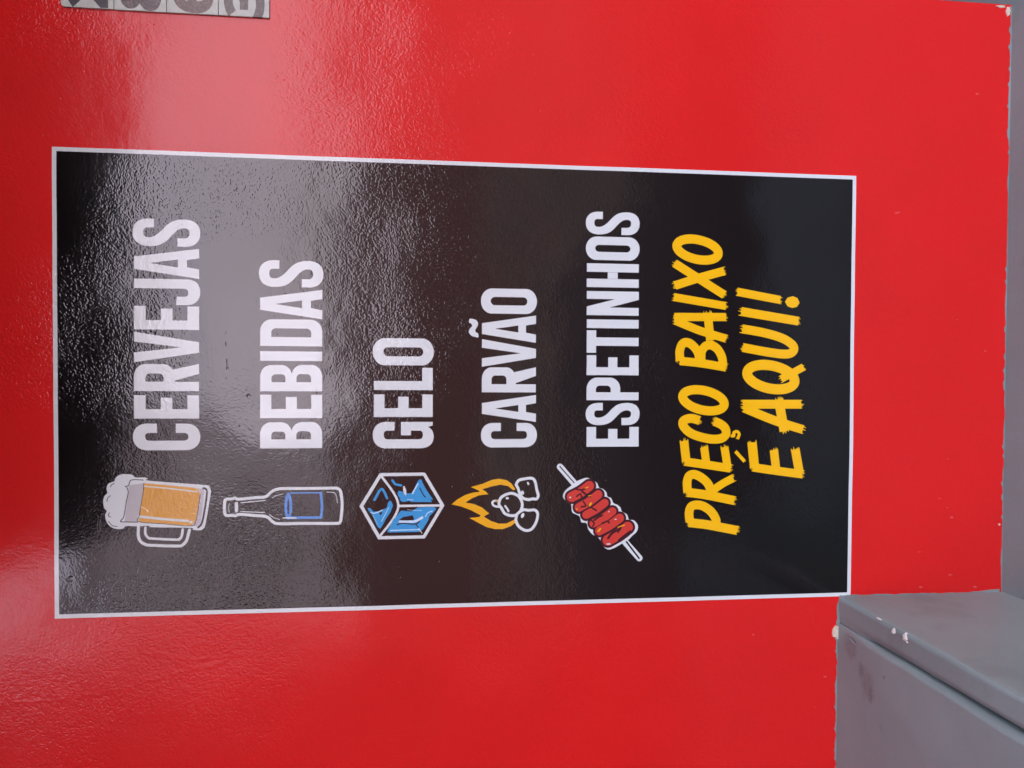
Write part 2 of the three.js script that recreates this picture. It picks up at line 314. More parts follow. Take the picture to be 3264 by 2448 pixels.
function stained() {                                               // grey paint with the brownish scuff seen near the red wall
  const S = 0.8, spots = [[-0.140, 0.105, 0.020, 0.016, 0.35], [-0.178, 0.140, 0.026, 0.010, 0.5], [-0.160, 0.128, 0.04, 0.03, 0.25], [-0.1198, 0.1912, 0.0035, 0.0022, 1.4], [-0.236, 0.183, 0.012, 0.008, 0.12], [-0.10, 0.06, 0.03, 0.03, 0.25]];
  const t = grayTexture(1024, 1024, (i, j) => {
    const x = -0.70 + i / 1024 * S, z = -0.05 + j / 1024 * S; let k = 0;
    for (const [sx, sz, a, b, s] of spots) { const d = Math.hypot((x - sx) / a, (z - sz) / b) + 0.35 * fbm(x * 90, z * 90, 3, 170); k = Math.max(k, s * (1 - step(0.45, 1.15, d))); }
    k *= 1.15 + 0.6 * noise(x * 240, z * 240, 175);
    const n = 1 + 0.12 * fbm(x * 8, z * 8, 4, 176) + 0.03 * noise(x * 600, z * 600, 180);
    return [0.186 * n / (1 + 0.75 * k), 0.250 * n / (1 + 1.0 * k), 0.250 * n / (1 + 0.95 * k)].map(toSRGB);
  }, true);
  t.wrapS = t.wrapT = THREE.MirroredRepeatWrapping; t.repeat.set(1 / S, 1 / S); t.offset.set(0.70 / S, 0.05 / S);
  return new THREE.MeshPhysicalMaterial({ map: t, roughness: 0.5, ior: 1.48, bumpMap: grayBump, bumpScale: 0.0005 });
}

// ---------------------------------------------------------------- what stands round about and shows in the gloss
{
  const side = thing('neighbour_building', 'tall dull plastered neighbouring building standing forward of the shop', 'building', [-1.25, 0, 0]);
  part('wall', box(-4, 0, 0, 6.4, 0.01, 3.3), coarse(0.055, 0.05, 0.048, 1.5, 0.3), side);
  part('coping', box(-4.05, 0.05, 6.403, 6.5, 0.01, 3.35), flat(0.22, 0.20, 0.19), side);
  const house = thing('house', 'white two storey house across the street', 'house', [-5.2, 0, 13.0]);
  part('wall', box(-3.9, 4.1, 0, 7.4, 0, 6), coarse(0.60, 0.53, 0.55, 2.5, 0.14), house);
  part('roof', box(-4.2, 4.4, 7.403, 7.65, -0.5, 6.3), coarse(0.24, 0.12, 0.09, 1, 0.3), house);
  for (const [wx, wy, ww, wh] of [[-2.6, 4.1, 1.2, 1.3], [0, 4.1, 1.2, 1.3], [2.5, 4.1, 1.2, 1.3], [-2.6, 1.0, 1.2, 1.3], [2.4, 1.0, 1.4, 1.3]]) {
    const w = part('window', mergeGeometries([box(wx - ww / 2 - 0.07, wx + ww / 2 + 0.07, wy - 0.07, wy, -0.05, -0.003), box(wx - ww / 2 - 0.07, wx + ww / 2 + 0.07, wy + wh, wy + wh + 0.07, -0.05, -0.003), box(wx - ww / 2 - 0.07, wx - ww / 2, wy, wy + wh, -0.05, -0.003), box(wx + ww / 2, wx + ww / 2 + 0.07, wy, wy + wh, -0.05, -0.003), box(wx - 0.03, wx + 0.03, wy, wy + wh, -0.045, -0.003)]), flat(0.3, 0.2, 0.14), house);
    part('pane', box(wx - ww / 2, wx + ww / 2, wy, wy + wh, -0.02, -0.004), new THREE.MeshPhysicalMaterial({ color: new THREE.Color().setRGB(0.03, 0.035, 0.04), roughness: 0.08 }), w);
  }
  part('door', box(-0.5, 0.5, 0.0, 2.1, -0.04, -0.003), flat(0.12, 0.06, 0.04, 0.5), house);
  const far = thing('street_wall', 'reddish brown wall across the street', 'wall', [0, 0, 11.2]);
  part('wall', box(-40, 40, 0, 2.6, 0, 0.2), coarse(0.17, 0.07, 0.066, 2, 0.3), far);
  part('coping', box(-40, 40, 2.603, 2.7, -0.05, 0.25), flat(0.26, 0.22, 0.2), far);
}

// ---------------------------------------------------------------- the print on the poster (millimetres from its top left corner)
function drawPoster() {
  const S = 1.14, c = document.createElement('canvas'); c.width = 1140; c.height = 2048;
  const x = c.getContext('2d'), INKS = { WHITE: '#d0dfdf', GLASS: '#b3b7ba', BEER: '#d29a2e', CREAM: '#f3dcae', INK: '#060506', BLUE: '#4a8cd6', ICE: '#2d99d4', PALE: '#bfe0f4', FLAME: '#e3ab0c', MEAT: '#c43c31', CHAR: '#37101a', YELLOW: '#ecbd04' };
  x.scale(S, c.height / 1796);
  x.fillStyle = INKS.WHITE; x.fillRect(0, 0, 1000, 1796);
  x.fillStyle = INKS.INK; x.fillRect(9, 9, 982, 1778);
  x.lineCap = 'round'; x.lineJoin = 'round';
  const curve = (p, closed) => {                                   // Catmull-Rom through the points
    const o = [], n = p.length, at = (i) => closed ? p[(i + n) % n] : p[Math.max(0, Math.min(n - 1, i))];
    for (let i = 0; i < (closed ? n : n - 1); i++) for (let k = 0; k < 8; k++) {
      const t = k / 8, [a, b, d, e] = [at(i - 1), at(i), at(i + 1), at(i + 2)];
      o.push([0, 1].map((m) => 0.5 * (2 * b[m] + (d[m] - a[m]) * t + (2 * a[m] - 5 * b[m] + 4 * d[m] - e[m]) * t * t + (3 * b[m] - a[m] - 3 * d[m] + e[m]) * t * t * t)));
    }
    if (!closed) o.push(p[n - 1]);
    return o;
  };
  const trace = (p, closed) => { x.beginPath(); p.forEach((q, i) => i ? x.lineTo(q[0], q[1]) : x.moveTo(q[0], q[1])); if (closed) x.closePath(); };
  const fill = (ink, p, smooth = 1) => { trace(smooth ? curve(p, true) : p, true); x.fillStyle = INKS[ink]; x.fill(); };
  const line = (ink, w, p, closed = 0) => { trace(closed === 2 ? p : p.length > 2 ? curve(p, !!closed) : p, !!closed); x.lineWidth = w; x.strokeStyle = INKS[ink]; x.stroke(); };
  const spot = (ink, cx, cy, rx, ry, rot = 0) => { x.beginPath(); x.ellipse(cx, cy, rx, ry, rot * Math.PI / 180, 0, Math.PI * 2); x.fillStyle = INKS[ink]; x.fill(); };
  // beer mug
  fill('WHITE', [[297.5,190.7],[300.3,182.9],[300.5,165.8],[306.1,158],[307.6,146.3],[306.3,133.2],[299.6,124.1],[292.7,121.5],[287.4,109.8],[277.8,105.9],[266.9,107.1],[261.5,101.9],[250.5,98.7],[235.4,100.5],[228.5,105.7],[219,102.5],[205.2,105.6],[194.1,114.6],[189.2,127.6],[190.1,139.4],[195.2,145.9],[194.5,168.1],[195,193.1],[192.1,198.3],[189.4,277.6],[185.6,283],[184,298.9],[188,306.4],[199.1,311],[262.9,321.7],[271.2,321.7],[278.2,319.1],[282.4,312.4],[287.8,251.3],[293.4,190.7]]);
  fill('GLASS', [[283.6,151.4],[287.4,182.3],[204.1,172.6],[205.2,142],[232,146],[259.5,149.3]], 0);
  fill('GLASS', [[276,289.8],[274.2,305.7],[268.6,308.4],[199.2,300.3],[192.4,293.6],[194.6,279],[199.5,287],[207.7,291],[264.5,299.1],[272.3,295.9]], 0);
  fill('BEER', [[287.7,182.8],[276.6,288.4],[272.9,295.1],[264.5,299.3],[207.7,290.4],[199.5,287],[194.6,277.7],[204.1,172.1],[220.6,173.5],[264.6,180.1]], 0);
  line('WHITE', 2.8, [[281.1,181.8],[275.5,235.4],[268.2,292.4]]);
  line('WHITE', 5.4, [[215.7,172.1],[209.3,224.7],[205,273.7]]);
  spot('WHITE', 202.1, 280.3, 2.8, 3.7, 0);
  spot('CREAM', 228.1, 189.2, 1.6, 4.2, 60);
  line('CREAM', 1.9, [[236.6,176.1],[232.6,185.3]]);
  line('INK', 3.8, [[275.5,305.7],[272.4,312.4],[258.8,312.9],[221.4,307.5],[199.2,302.4],[190.4,294.9]]);
  line('INK', 1.3, [[294.3,181.5],[294.6,156.7],[283.6,150.9],[280.4,143.6]]);
  line('INK', 1.4, [[280.1,147.2],[267.7,149.8],[248,146.1],[229.3,143.4],[214.3,140.2],[206.1,134.2],[204.6,140.7],[203.6,169.5]]);
  line('INK', 1.0, [[287.7,182.3],[264.6,180.1],[219.3,172.9],[204.7,171.6],[199.1,224.7],[194.1,277.7],[205,290.4],[263.1,299.6]]);
  line('INK', 1.1, [[279.7,113.6],[285.1,116.3],[287.2,121.5]]);
  line('INK', 1.0, [[249.1,106.5],[256.7,108.4],[261.6,113.8]]);
  line('INK', 1.1, [[224.9,111.6],[218.9,109],[215.5,113.7]]);
  line('INK', 1.0, [[206.5,109.5],[197.3,117.3],[195.2,127.1]]);
  line('WHITE', 6.7, [[192.6,171],[176.6,170.5],[163.6,174.1],[155.9,183.8],[153.2,198.2],[150.7,251],[153.3,263],[163.7,271],[185.2,276.6]]);
  line('WHITE', 5.7, [[191.5,185.2],[179.1,185.2],[170.7,189.9],[167.8,199.6],[164.6,248.4],[166.7,256.9],[173.6,260.9],[186.6,262.8]]);
  // bottle
  line('WHITE', 6.8, [[247.2,351.2],[251,354.7],[251.7,365.9],[253.3,372.7],[250.7,379.9],[253.4,411.8],[255.3,436.2],[266.3,449.7],[271.2,460.6],[272.8,474.2],[272.5,520.7],[272.5,573],[272,589.6],[267.4,596.8],[255.2,599.6],[236.8,601.3],[211.3,599.7],[197.7,597],[194.5,587],[195.6,520.8],[195.9,466.1],[200.1,452.5],[211.5,438.9],[214.8,411.8],[217.7,382.1],[215.1,374],[215.7,365.9],[215.6,354.6],[220.7,350.9],[234.7,350.1]], 1);
  line('WHITE', 7.4, [[241.6,375.3],[225.4,375.3]]);
  line('WHITE', 1.4, [[242.3,360.6],[231.7,358.9],[222,360.5]]);
  line('WHITE', 2.4, [[242.8,384.8],[247.4,436.2]]);
  line('WHITE', 2.4, [[223.8,383.7],[220.6,435.1]]);
  line('WHITE', 1.6, [[252.9,451.1],[257.8,460.6],[261,474.2]]);
  line('WHITE', 1.7, [[217.1,444.3],[210.2,452.5],[204.9,466.9]]);
  line('WHITE', 1.9, [[263.8,568.1],[262.8,582.7],[256.2,588.3],[239.7,591.1]]);
  spot('BLUE', 233.6, 485.4, 30.4, 8.8, 0);
  spot('INK', 232.7, 485.4, 17.4, 2.2, 0);
  line('BLUE', 3.3, [[262.5,490.6],[262.9,526.2],[262.2,555.9]]);
  line('BLUE', 6.1, [[262.2,555.1],[234.5,557.6],[208,556]]);
  line('BLUE', 6.1, [[208.5,490.6],[208,556]]);
  line('WHITE', 3.0, [[208.2,474.3],[207.7,502.1]]);
  // ice cube
  line('WHITE', 7.6, [[301.3,685.4],[301.5,781.4],[230.7,822.9],[160.7,781.3],[160.6,682.6],[231.5,643.2]], 2);
  line('WHITE', 5.6, [[299.7,685.8],[231,724.7],[162,682.6]]);
  line('WHITE', 5.9, [[231,724.7],[230.7,822.2]]);
  fill('ICE', [[265.5,724.6],[263.4,731.9],[259.2,742.7],[259.1,753.4],[270.5,760],[285.3,766.7],[290.1,770.7],[290,775.4],[281.1,778.8],[266.1,786.9],[243.5,801.9],[243.6,795.1],[240.1,799.8],[238.5,797.8],[239.1,752.8],[242.2,748.1],[239.6,740],[240,732],[245.2,727.3],[248.5,728],[252.7,724],[258.8,722.6]], 0);
  spot('WHITE', 265.1, 738.4, 3.3, 10.9, 78);
  line('PALE', 3.2, [[279.9,767.8],[269.1,761.4],[258.4,755.8]]);
  line('INK', 2.0, [[270.4,771.9],[255.3,779.6],[250.1,784.3]]);
  line('PALE', 1.6, [[244.5,744],[244.4,756.8]]);
  line('ICE', 5.3, [[288,711.2],[279.8,717.9],[276.9,730.6]]);
  line('ICE', 5.7, [[245.2,671.8],[269.3,687.3],[248.9,699.6]]);
  fill('ICE', [[227.2,656.2],[227.8,662.8],[219.6,669.5],[219.5,680.1],[227.3,698.7],[238.8,701.3],[243.4,705.3],[241.3,709.3],[232.5,712.7],[218.4,708],[202.3,697.4],[187.6,689.5],[180.2,684.8],[185,678.8],[209.5,668.2],[220.4,660.2]], 0);
  line('PALE', 2.4, [[217.7,664.8],[215.8,673.5],[222.4,689.4]]);
  line('PALE', 1.6, [[197.1,687.5],[227.9,703.3]]);
  line('PALE', 1.1, [[210.9,668.2],[190.5,678.8]]);
  fill('INK', [[215.4,682.1],[218.7,689.4],[210.6,686.1]], 0);
  fill('ICE', [[216.7,726.7],[220.7,730.7],[218.4,753.5],[227,766.9],[227.6,804.6],[223,808.7],[214.3,802],[207.6,793.9],[198.1,791.2],[177.9,779.2],[171.9,771.1],[171.7,708.2],[172.5,700.2],[179.2,701.5],[187.3,706.8],[200.7,713.4],[208.7,721.4]], 0);
  fill('INK', [[198.5,724.8],[205.8,734.8],[207.6,746.8],[209.5,755.2],[202,758.9],[197.3,757.6],[197.6,737.5]], 0);
  line('INK', 2.4, [[189.3,722.1],[192,734.8],[190,763],[200.8,774]]);
  line('INK', 2.0, [[189.7,763],[182.2,768.7]]);
  line('PALE', 5.9, [[196.1,728.1],[195.4,746.9],[196.5,763],[204,777.1]]);
  line('PALE', 2.5, [[176.4,707.5],[176.9,740.2],[177.2,771.1]]);
  line('WHITE', 2.1, [[179.4,769.8],[169.1,777.2]]);
  line('PALE', 2.0, [[205.7,784.5],[214.4,789.8],[218.4,799.9]]);
  line('PALE', 1.1, [[222.6,744.1],[220.6,757.5],[220.3,776.3]]);
  // flame and coals
  fill('FLAME', [[232.8,842],[243.8,855.3],[253.7,873.1],[258.6,888.7],[260.7,906.2],[263.4,903.3],[271.5,885.3],[279,913.3],[287.3,933.5],[289.7,949.3],[286.3,967.3],[278.3,978.7],[265.1,987.4],[262.5,983.3],[272.8,969.7],[275.6,953.8],[272.7,935.8],[266,912.2],[261,920.1],[254.6,925.8],[252.2,904.5],[245.6,888.8],[236.8,874.3],[233.2,893.3],[225.1,911.3],[210.9,928.3],[204.3,915.9],[194.4,931.7],[188,949.8],[188.2,967.9],[196.9,986.4],[189,987.8],[181.2,977],[174.8,958.9],[175.1,940.9],[179.9,922.8],[189.2,904.8],[201.9,882.3],[203.8,905.8],[207.2,908.1],[218.7,886.7],[227.6,864.3]], 0);
  fill('INK', [[268,992.8],[275.9,989.1],[284.9,994.5],[288.2,1005.9],[289.8,1024.1],[282.3,1032.1],[264.1,1036.1],[250.5,1039.6],[242.6,1035.8],[242.9,1026.6],[241.2,1017.5],[244.1,1006.1],[253.2,998.1]]);
  line('WHITE', 6.8, [[268,992.8],[275.9,989.1],[284.9,994.5],[288.2,1005.9],[289.8,1024.1],[282.3,1032.1],[264.1,1036.1],[250.5,1039.6],[242.6,1035.8],[242.9,1026.6],[241.2,1017.5],[244.1,1006.1],[253.2,998.1]], 1);
  fill('INK', [[254.7,969.8],[255.7,981.1],[248.8,994.8],[232.8,1003],[217,999.9],[207,990.5],[205.4,976.9],[210.8,963.3],[221.7,956.4],[231.3,950],[242.5,952.2],[249.9,958.5]]);
  line('WHITE', 6.8, [[254.7,969.8],[255.7,981.1],[248.8,994.8],[232.8,1003],[217,999.9],[207,990.5],[205.4,976.9],[210.8,963.3],[221.7,956.4],[231.3,950],[242.5,952.2],[249.9,958.5]], 1);
  fill('INK', [[209.9,992.7],[218.1,1006.3],[216.8,1017.7],[217.3,1031.4],[209.7,1038.3],[196.1,1037.2],[182.6,1031.6],[172.5,1022.5],[171.6,1008.9],[180.9,995.2],[192.3,989.4],[202.5,989.6]]);
  line('WHITE', 6.8, [[209.9,992.7],[218.1,1006.3],[216.8,1017.7],[217.3,1031.4],[209.7,1038.3],[196.1,1037.2],[182.6,1031.6],[172.5,1022.5],[171.6,1008.9],[180.9,995.2],[192.3,989.4],[202.5,989.6]], 1);
  line('WHITE', 5.4, [[238.8,949.1],[239.3,939.6],[235.6,934.9],[228.1,938.8],[225.7,950.1]]);
  spot('BEER', 238.6, 944.3, 2.3, 3.2, 0);
  spot('WHITE', 277.9, 1016.2, 2.5, 4.1, 60);
  spot('WHITE', 257.2, 1003.3, 4.9, 3.9, -20);
  spot('WHITE', 245.0, 968.7, 3.1, 4.1, 0);
  line('WHITE', 5.0, [[227.3,964.3],[222,968.2],[215.7,971.6]]);
  spot('WHITE', 205.2, 1004.1, 6.3, 3.9, 20);
  // meat skewer
  line('WHITE', 15.1, [[315.3,1089.5],[273.3,1126.2]]);
  line('WHITE', 15.3, [[142.2,1241.2],[102.4,1276.6]]);
  line('INK', 2.0, [[316.4,1089],[276.7,1123.9]]);
  line('INK', 3.5, [[142.2,1244.8],[102.4,1275.7]]);
  fill('WHITE', [[281.3,1127.3],[285.7,1136.5],[289.7,1152.6],[283.1,1166.6],[277.3,1175.9],[267,1180.7],[263.5,1190],[255.3,1198.2],[246.2,1200.6],[242.6,1208.8],[231.1,1214.7],[227.5,1222.9],[220.5,1231.2],[211.3,1234.8],[204.2,1246.6],[192.7,1251.4],[190.2,1263.1],[178.5,1272.6],[164.7,1270.4],[153.4,1258.7],[144.4,1249.4],[136.6,1235.4],[126.6,1216.8],[123.5,1202.8],[131.7,1191.1],[145.6,1184],[153.8,1176.9],[159.7,1165.3],[171.3,1155.9],[185.1,1151.1],[187.6,1139.6],[201.4,1134.8],[210.7,1118.6],[229,1115],[240.6,1099.9],[249.8,1096.4],[261.1,1102.1],[272.3,1115.8]]);
  line('CHAR', 33.0, [[246.1,1117.2],[257,1138.7],[270.7,1157.4]]);
  line('CHAR', 30.3, [[221.9,1134.2],[234.8,1157.7],[250.6,1178.5]]);
  line('CHAR', 28.6, [[204.6,1151],[216.6,1173.8],[231.4,1193.8]]);
  line('CHAR', 29.1, [[184.8,1168.5],[196.8,1191.6],[211.6,1211.9]]);
  line('CHAR', 30.9, [[167.4,1182.6],[180.2,1207.2],[195.8,1229.1]]);
  line('CHAR', 35.6, [[145.3,1202.6],[158.4,1226.7],[174.3,1248]]);
  line('MEAT', 23.3, [[246.1,1117.2],[257,1138.7],[270.7,1157.4]]);
  line('MEAT', 20.6, [[221.9,1134.2],[234.8,1157.7],[250.6,1178.5]]);
  line('MEAT', 18.9, [[204.6,1151],[216.6,1173.8],[231.4,1193.8]]);
  line('MEAT', 19.4, [[184.8,1168.5],[196.8,1191.6],[211.6,1211.9]]);
  line('MEAT', 21.2, [[167.4,1182.6],[180.2,1207.2],[195.8,1229.1]]);
  line('MEAT', 25.9, [[145.3,1202.6],[158.4,1226.7],[174.3,1248]]);
  line('CHAR', 3.6, [[264.2,1126.3],[261.8,1139],[265.1,1149.4]]);
  line('CHAR', 3.2, [[247.1,1128.7],[252.7,1136.7],[245.8,1140.3]]);
  line('CHAR', 4.2, [[258.3,1141.3],[251.4,1150.6],[246.7,1159.9]]);
  line('CHAR', 3.2, [[235.5,1143.8],[225.1,1149.7],[223,1139.3]]);
  line('CHAR', 3.7, [[226.2,1155.5],[221.5,1162.5],[214.5,1174.1]]);
  line('CHAR', 4.1, [[191.7,1169.7],[198.4,1178.9],[202.8,1188.2]]);
  line('CHAR', 3.2, [[191.8,1162.7],[184.8,1169.7],[178,1166.3]]);
  line('CHAR', 3.7, [[184.5,1188.3],[188.9,1199.9],[185.4,1204.6]]);
  line('CHAR', 5.1, [[149.9,1202.6],[161.2,1211.8],[167.9,1223.5]]);
  line('CHAR', 3.7, [[165.6,1221.1],[174.6,1232.8],[163.2,1225.8]]);
  line('CHAR', 4.7, [[144.8,1228.3],[156,1242.3],[165,1255.1]]);
  line('FLAME', 2.3, [[265.5,1148.2],[268.2,1155.1]]);
  line('FLAME', 2.7, [[247.9,1156.5],[248.9,1161.1]]);
  line('FLAME', 4.7, [[226.1,1158.9],[230.7,1161.9]]);
  line('FLAME', 4.1, [[166.3,1179.2],[172,1184.2]]);
  line('FLAME', 2.5, [[174.7,1225.7],[179.5,1240.9]]);
  line('FLAME', 2.3, [[218.6,1127.8],[217.4,1130.5]]);
  spot('PALE', 136.5, 1203.9, 1.8, 5.1, 0);
  spot('PALE', 245.0, 1113.3, 1.8, 2.3, 0);
  spot('PALE', 211.3, 1203.9, 1.8, 1.9, 0);
  spot('PALE', 193.2, 1219.7, 1.2, 2.8, 0);
  // condensed capitals: drawn on a cell of height 1, y up
  const round = (x0, x1, y0, y1, rx, ry) => {
    const k = 0.56; x.moveTo(x0, y0 + ry); x.lineTo(x0, y1 - ry); x.bezierCurveTo(x0, y1 - ry + ry * k, x0 + rx - rx * k, y1, x0 + rx, y1); x.lineTo(x1 - rx, y1); x.bezierCurveTo(x1 - rx + rx * k, y1, x1, y1 - ry + ry * k, x1, y1 - ry);
    x.lineTo(x1, y0 + ry); x.bezierCurveTo(x1, y0 + ry - ry * k, x1 - rx + rx * k, y0, x1 - rx, y0); x.lineTo(x0 + rx, y0); x.bezierCurveTo(x0 + rx - rx * k, y0, x0, y0 + ry - ry * k, x0, y0 + ry); x.closePath();
  };
  const poly = (...p) => { for (let i = 0; i < p.length; i += 2) i ? x.lineTo(p[i], p[i + 1]) : x.moveTo(p[i], p[i + 1]); x.closePath(); };
  const bar = (x0, x1, y0, y1) => poly(x0, y0, x1, y0, x1, y1, x0, y1);
  const bowl = (x0, x1, y0, y1, rx, ry) => { const k = 0.56; x.moveTo(x0, y0); x.lineTo(x0, y1); x.lineTo(x1 - rx, y1); x.bezierCurveTo(x1 - rx + rx * k, y1, x1, y1 - ry + ry * k, x1, y1 - ry); x.lineTo(x1, y0 + ry); x.bezierCurveTo(x1, y0 + ry - ry * k, x1 - rx + rx * k, y0, x1 - rx, y0); x.closePath(); };
  const s = 0.152, a = 0.182;
  const GLYPH = {
    I: (w) => bar(0, w, 0, 1),
    E: (w) => { bar(0, s, 0, 1); x.fill(); x.beginPath(); bar(0, w, 1 - a, 1); bar(0, w * 0.9, 0.41, 0.59); bar(0, w, 0, a); },
    L: (w) => poly(0, 0, w, 0, w, a, s + 0.005, a, s + 0.005, 1, 0, 1),
    T: (w) => poly(0, 1, w, 1, w, 1 - a, w / 2 + 0.08, 1 - a, w / 2 + 0.08, 0, w / 2 - 0.08, 0, w / 2 - 0.08, 1 - a, 0, 1 - a),
    H: (w) => { bar(0, 0.162, 0, 1); bar(w - 0.162, w, 0, 1); bar(0.16, w - 0.16, 0.405, 0.6); },
    N: (w) => poly(0, 0, 0, 1, 0.165, 1, w - 0.15, 0.47, w - 0.15, 1, w, 1, w, 0, w - 0.155, 0, 0.15, 0.555, 0.15, 0),
    V: (w) => poly(0, 1, 0.16, 1, w / 2, 0.29, w - 0.16, 1, w, 1, w / 2 + 0.085, 0, w / 2 - 0.085, 0),
    A: (w) => { poly(0, 0, w / 2 - 0.1, 1, w / 2 + 0.1, 1, w, 0, w - 0.155, 0, w - 0.187, 0.185, 0.187, 0.185, 0.155, 0); poly(w / 2, 0.75, w / 2 - 0.062, 0.33, w / 2 + 0.062, 0.33); },
    O: (w) => { round(0, w, -0.018, 1.018, w / 2, 0.205); round(0.157, w - 0.157, 0.165, 0.835, w / 2 - 0.157, 0.075); },
    D: (w) => { bowl(0, w, 0, 1, w * 0.46, 0.19); bowl(s, w - 0.152, a, 1 - a, 0.07, 0.07); },
    B: (w) => { bowl(0, w * 0.99, 0.485, 1, w * 0.46, 0.17); bowl(s, w - 0.16, 0.595, 0.815, 0.06, 0.06); x.fill('evenodd'); x.beginPath(); bowl(0, w, 0, 0.5, w * 0.46, 0.17); bowl(s, w - 0.155, 0.185, 0.415, 0.06, 0.06); },
    P: (w) => { bar(0, s, 0, 0.5); x.fill(); x.beginPath(); bowl(0, w, 0.355, 1, w * 0.5, 0.2); bowl(s, w - 0.155, 0.54, 0.82, 0.07, 0.07); },
    R: (w) => { poly(0, 0, s, 0, s, 0.38, 0.168, 0.38, w - 0.162, 0, w, 0, w - 0.098, 0.425, 0, 0.6); x.fill(); x.beginPath(); bowl(0, w - 0.006, 0.375, 1, w * 0.46, 0.18); bowl(s, w - 0.158, 0.55, 0.82, 0.07, 0.07); },
    J: (w) => { x.moveTo(w, 1); x.lineTo(w, 0.2); x.bezierCurveTo(w, 0.03, w * 0.75, -0.018, w / 2, -0.018); x.bezierCurveTo(w * 0.2, -0.018, 0, 0.06, 0, 0.2); x.lineTo(0, 0.36); x.lineTo(0.138, 0.345); x.lineTo(0.138, 0.23); x.bezierCurveTo(0.14, 0.18, 0.16, 0.17, w / 2 - 0.01, 0.17); x.bezierCurveTo(w - 0.17, 0.17, w - 0.155, 0.19, w - 0.155, 0.25); x.lineTo(w - 0.155, 1); x.closePath(); },
    C: (w) => { x.moveTo(w, 0.648); x.lineTo(w, 0.8); x.bezierCurveTo(w, 0.95, w * 0.76, 1.018, w / 2, 1.018); x.bezierCurveTo(w * 0.22, 1.018, 0, 0.94, 0, 0.78); x.lineTo(0, 0.22); x.bezierCurveTo(0, 0.06, w * 0.22, -0.018, w / 2, -0.018); x.bezierCurveTo(w * 0.76, -0.018, w, 0.05, w, 0.2); x.lineTo(w, 0.362); x.lineTo(w - s, 0.362); x.lineTo(w - s, 0.24); x.bezierCurveTo(w - s, 0.18, w - 0.18, 0.17, w / 2, 0.17); x.bezierCurveTo(0.18, 0.17, 0.157, 0.19, 0.157, 0.25); x.lineTo(0.157, 0.75); x.bezierCurveTo(0.157, 0.81, 0.18, 0.83, w / 2, 0.83); x.bezierCurveTo(w - 0.18, 0.83, w - s, 0.82, w - s, 0.76); x.lineTo(w - s, 0.648); x.closePath(); },
    G: (w) => { x.moveTo(w, 0.648); x.lineTo(w, 0.8); x.bezierCurveTo(w, 0.95, w * 0.76, 1.018, w / 2, 1.018); x.bezierCurveTo(w * 0.22, 1.018, 0, 0.94, 0, 0.78); x.lineTo(0, 0.22); x.bezierCurveTo(0, 0.06, w * 0.18, -0.018, w * 0.45, -0.018); x.bezierCurveTo(w * 0.62, -0.018, w * 0.75, 0.02, w * 0.8, 0.08); x.lineTo(w * 0.86, 0); x.lineTo(w, 0); x.lineTo(w, 0.542); x.lineTo(w * 0.49, 0.542); x.lineTo(w * 0.49, 0.37); x.lineTo(w - s, 0.37); x.lineTo(w - s, 0.24); x.bezierCurveTo(w - s, 0.18, w - 0.18, 0.17, w / 2, 0.17); x.bezierCurveTo(0.18, 0.17, 0.157, 0.19, 0.157, 0.25); x.lineTo(0.157, 0.75); x.bezierCurveTo(0.157, 0.81, 0.18, 0.83, w / 2, 0.83); x.bezierCurveTo(w - 0.18, 0.83, w - s, 0.82, w - s, 0.76); x.lineTo(w - s, 0.648); x.closePath(); },
    S: (w) => {
      const m = 0.143; x.moveTo(m, 0.77); x.bezierCurveTo(m, 0.69, w * 0.47, 0.62, w * 0.64, 0.555); x.bezierCurveTo(w * 0.86, 0.47, w, 0.40, w, 0.23); x.bezierCurveTo(w, 0.06, w * 0.8, -0.018, w / 2, -0.018); x.bezierCurveTo(w * 0.19, -0.018, 0, 0.07, 0, 0.22); x.lineTo(0, 0.335); x.lineTo(m - 0.005, 0.335); x.lineTo(m - 0.005, 0.22);
      x.bezierCurveTo(m, 0.165, w * 0.42, 0.15, w / 2, 0.15); x.bezierCurveTo(w * 0.6, 0.15, w - m, 0.165, w - m, 0.235); x.bezierCurveTo(w - m, 0.32, w * 0.5, 0.38, w * 0.36, 0.435); x.bezierCurveTo(w * 0.14, 0.52, 0, 0.59, 0, 0.765); x.bezierCurveTo(0, 0.94, w * 0.2, 1.018, w / 2, 1.018); x.bezierCurveTo(w * 0.8, 1.018, w, 0.93, w, 0.78); x.lineTo(w, 0.69); x.lineTo(w - m, 0.69); x.lineTo(w - m, 0.79);
      x.bezierCurveTo(w - m, 0.84, w * 0.6, 0.85, w / 2, 0.85); x.bezierCurveTo(w * 0.4, 0.85, m, 0.84, m, 0.77); x.closePath();
    },
  };
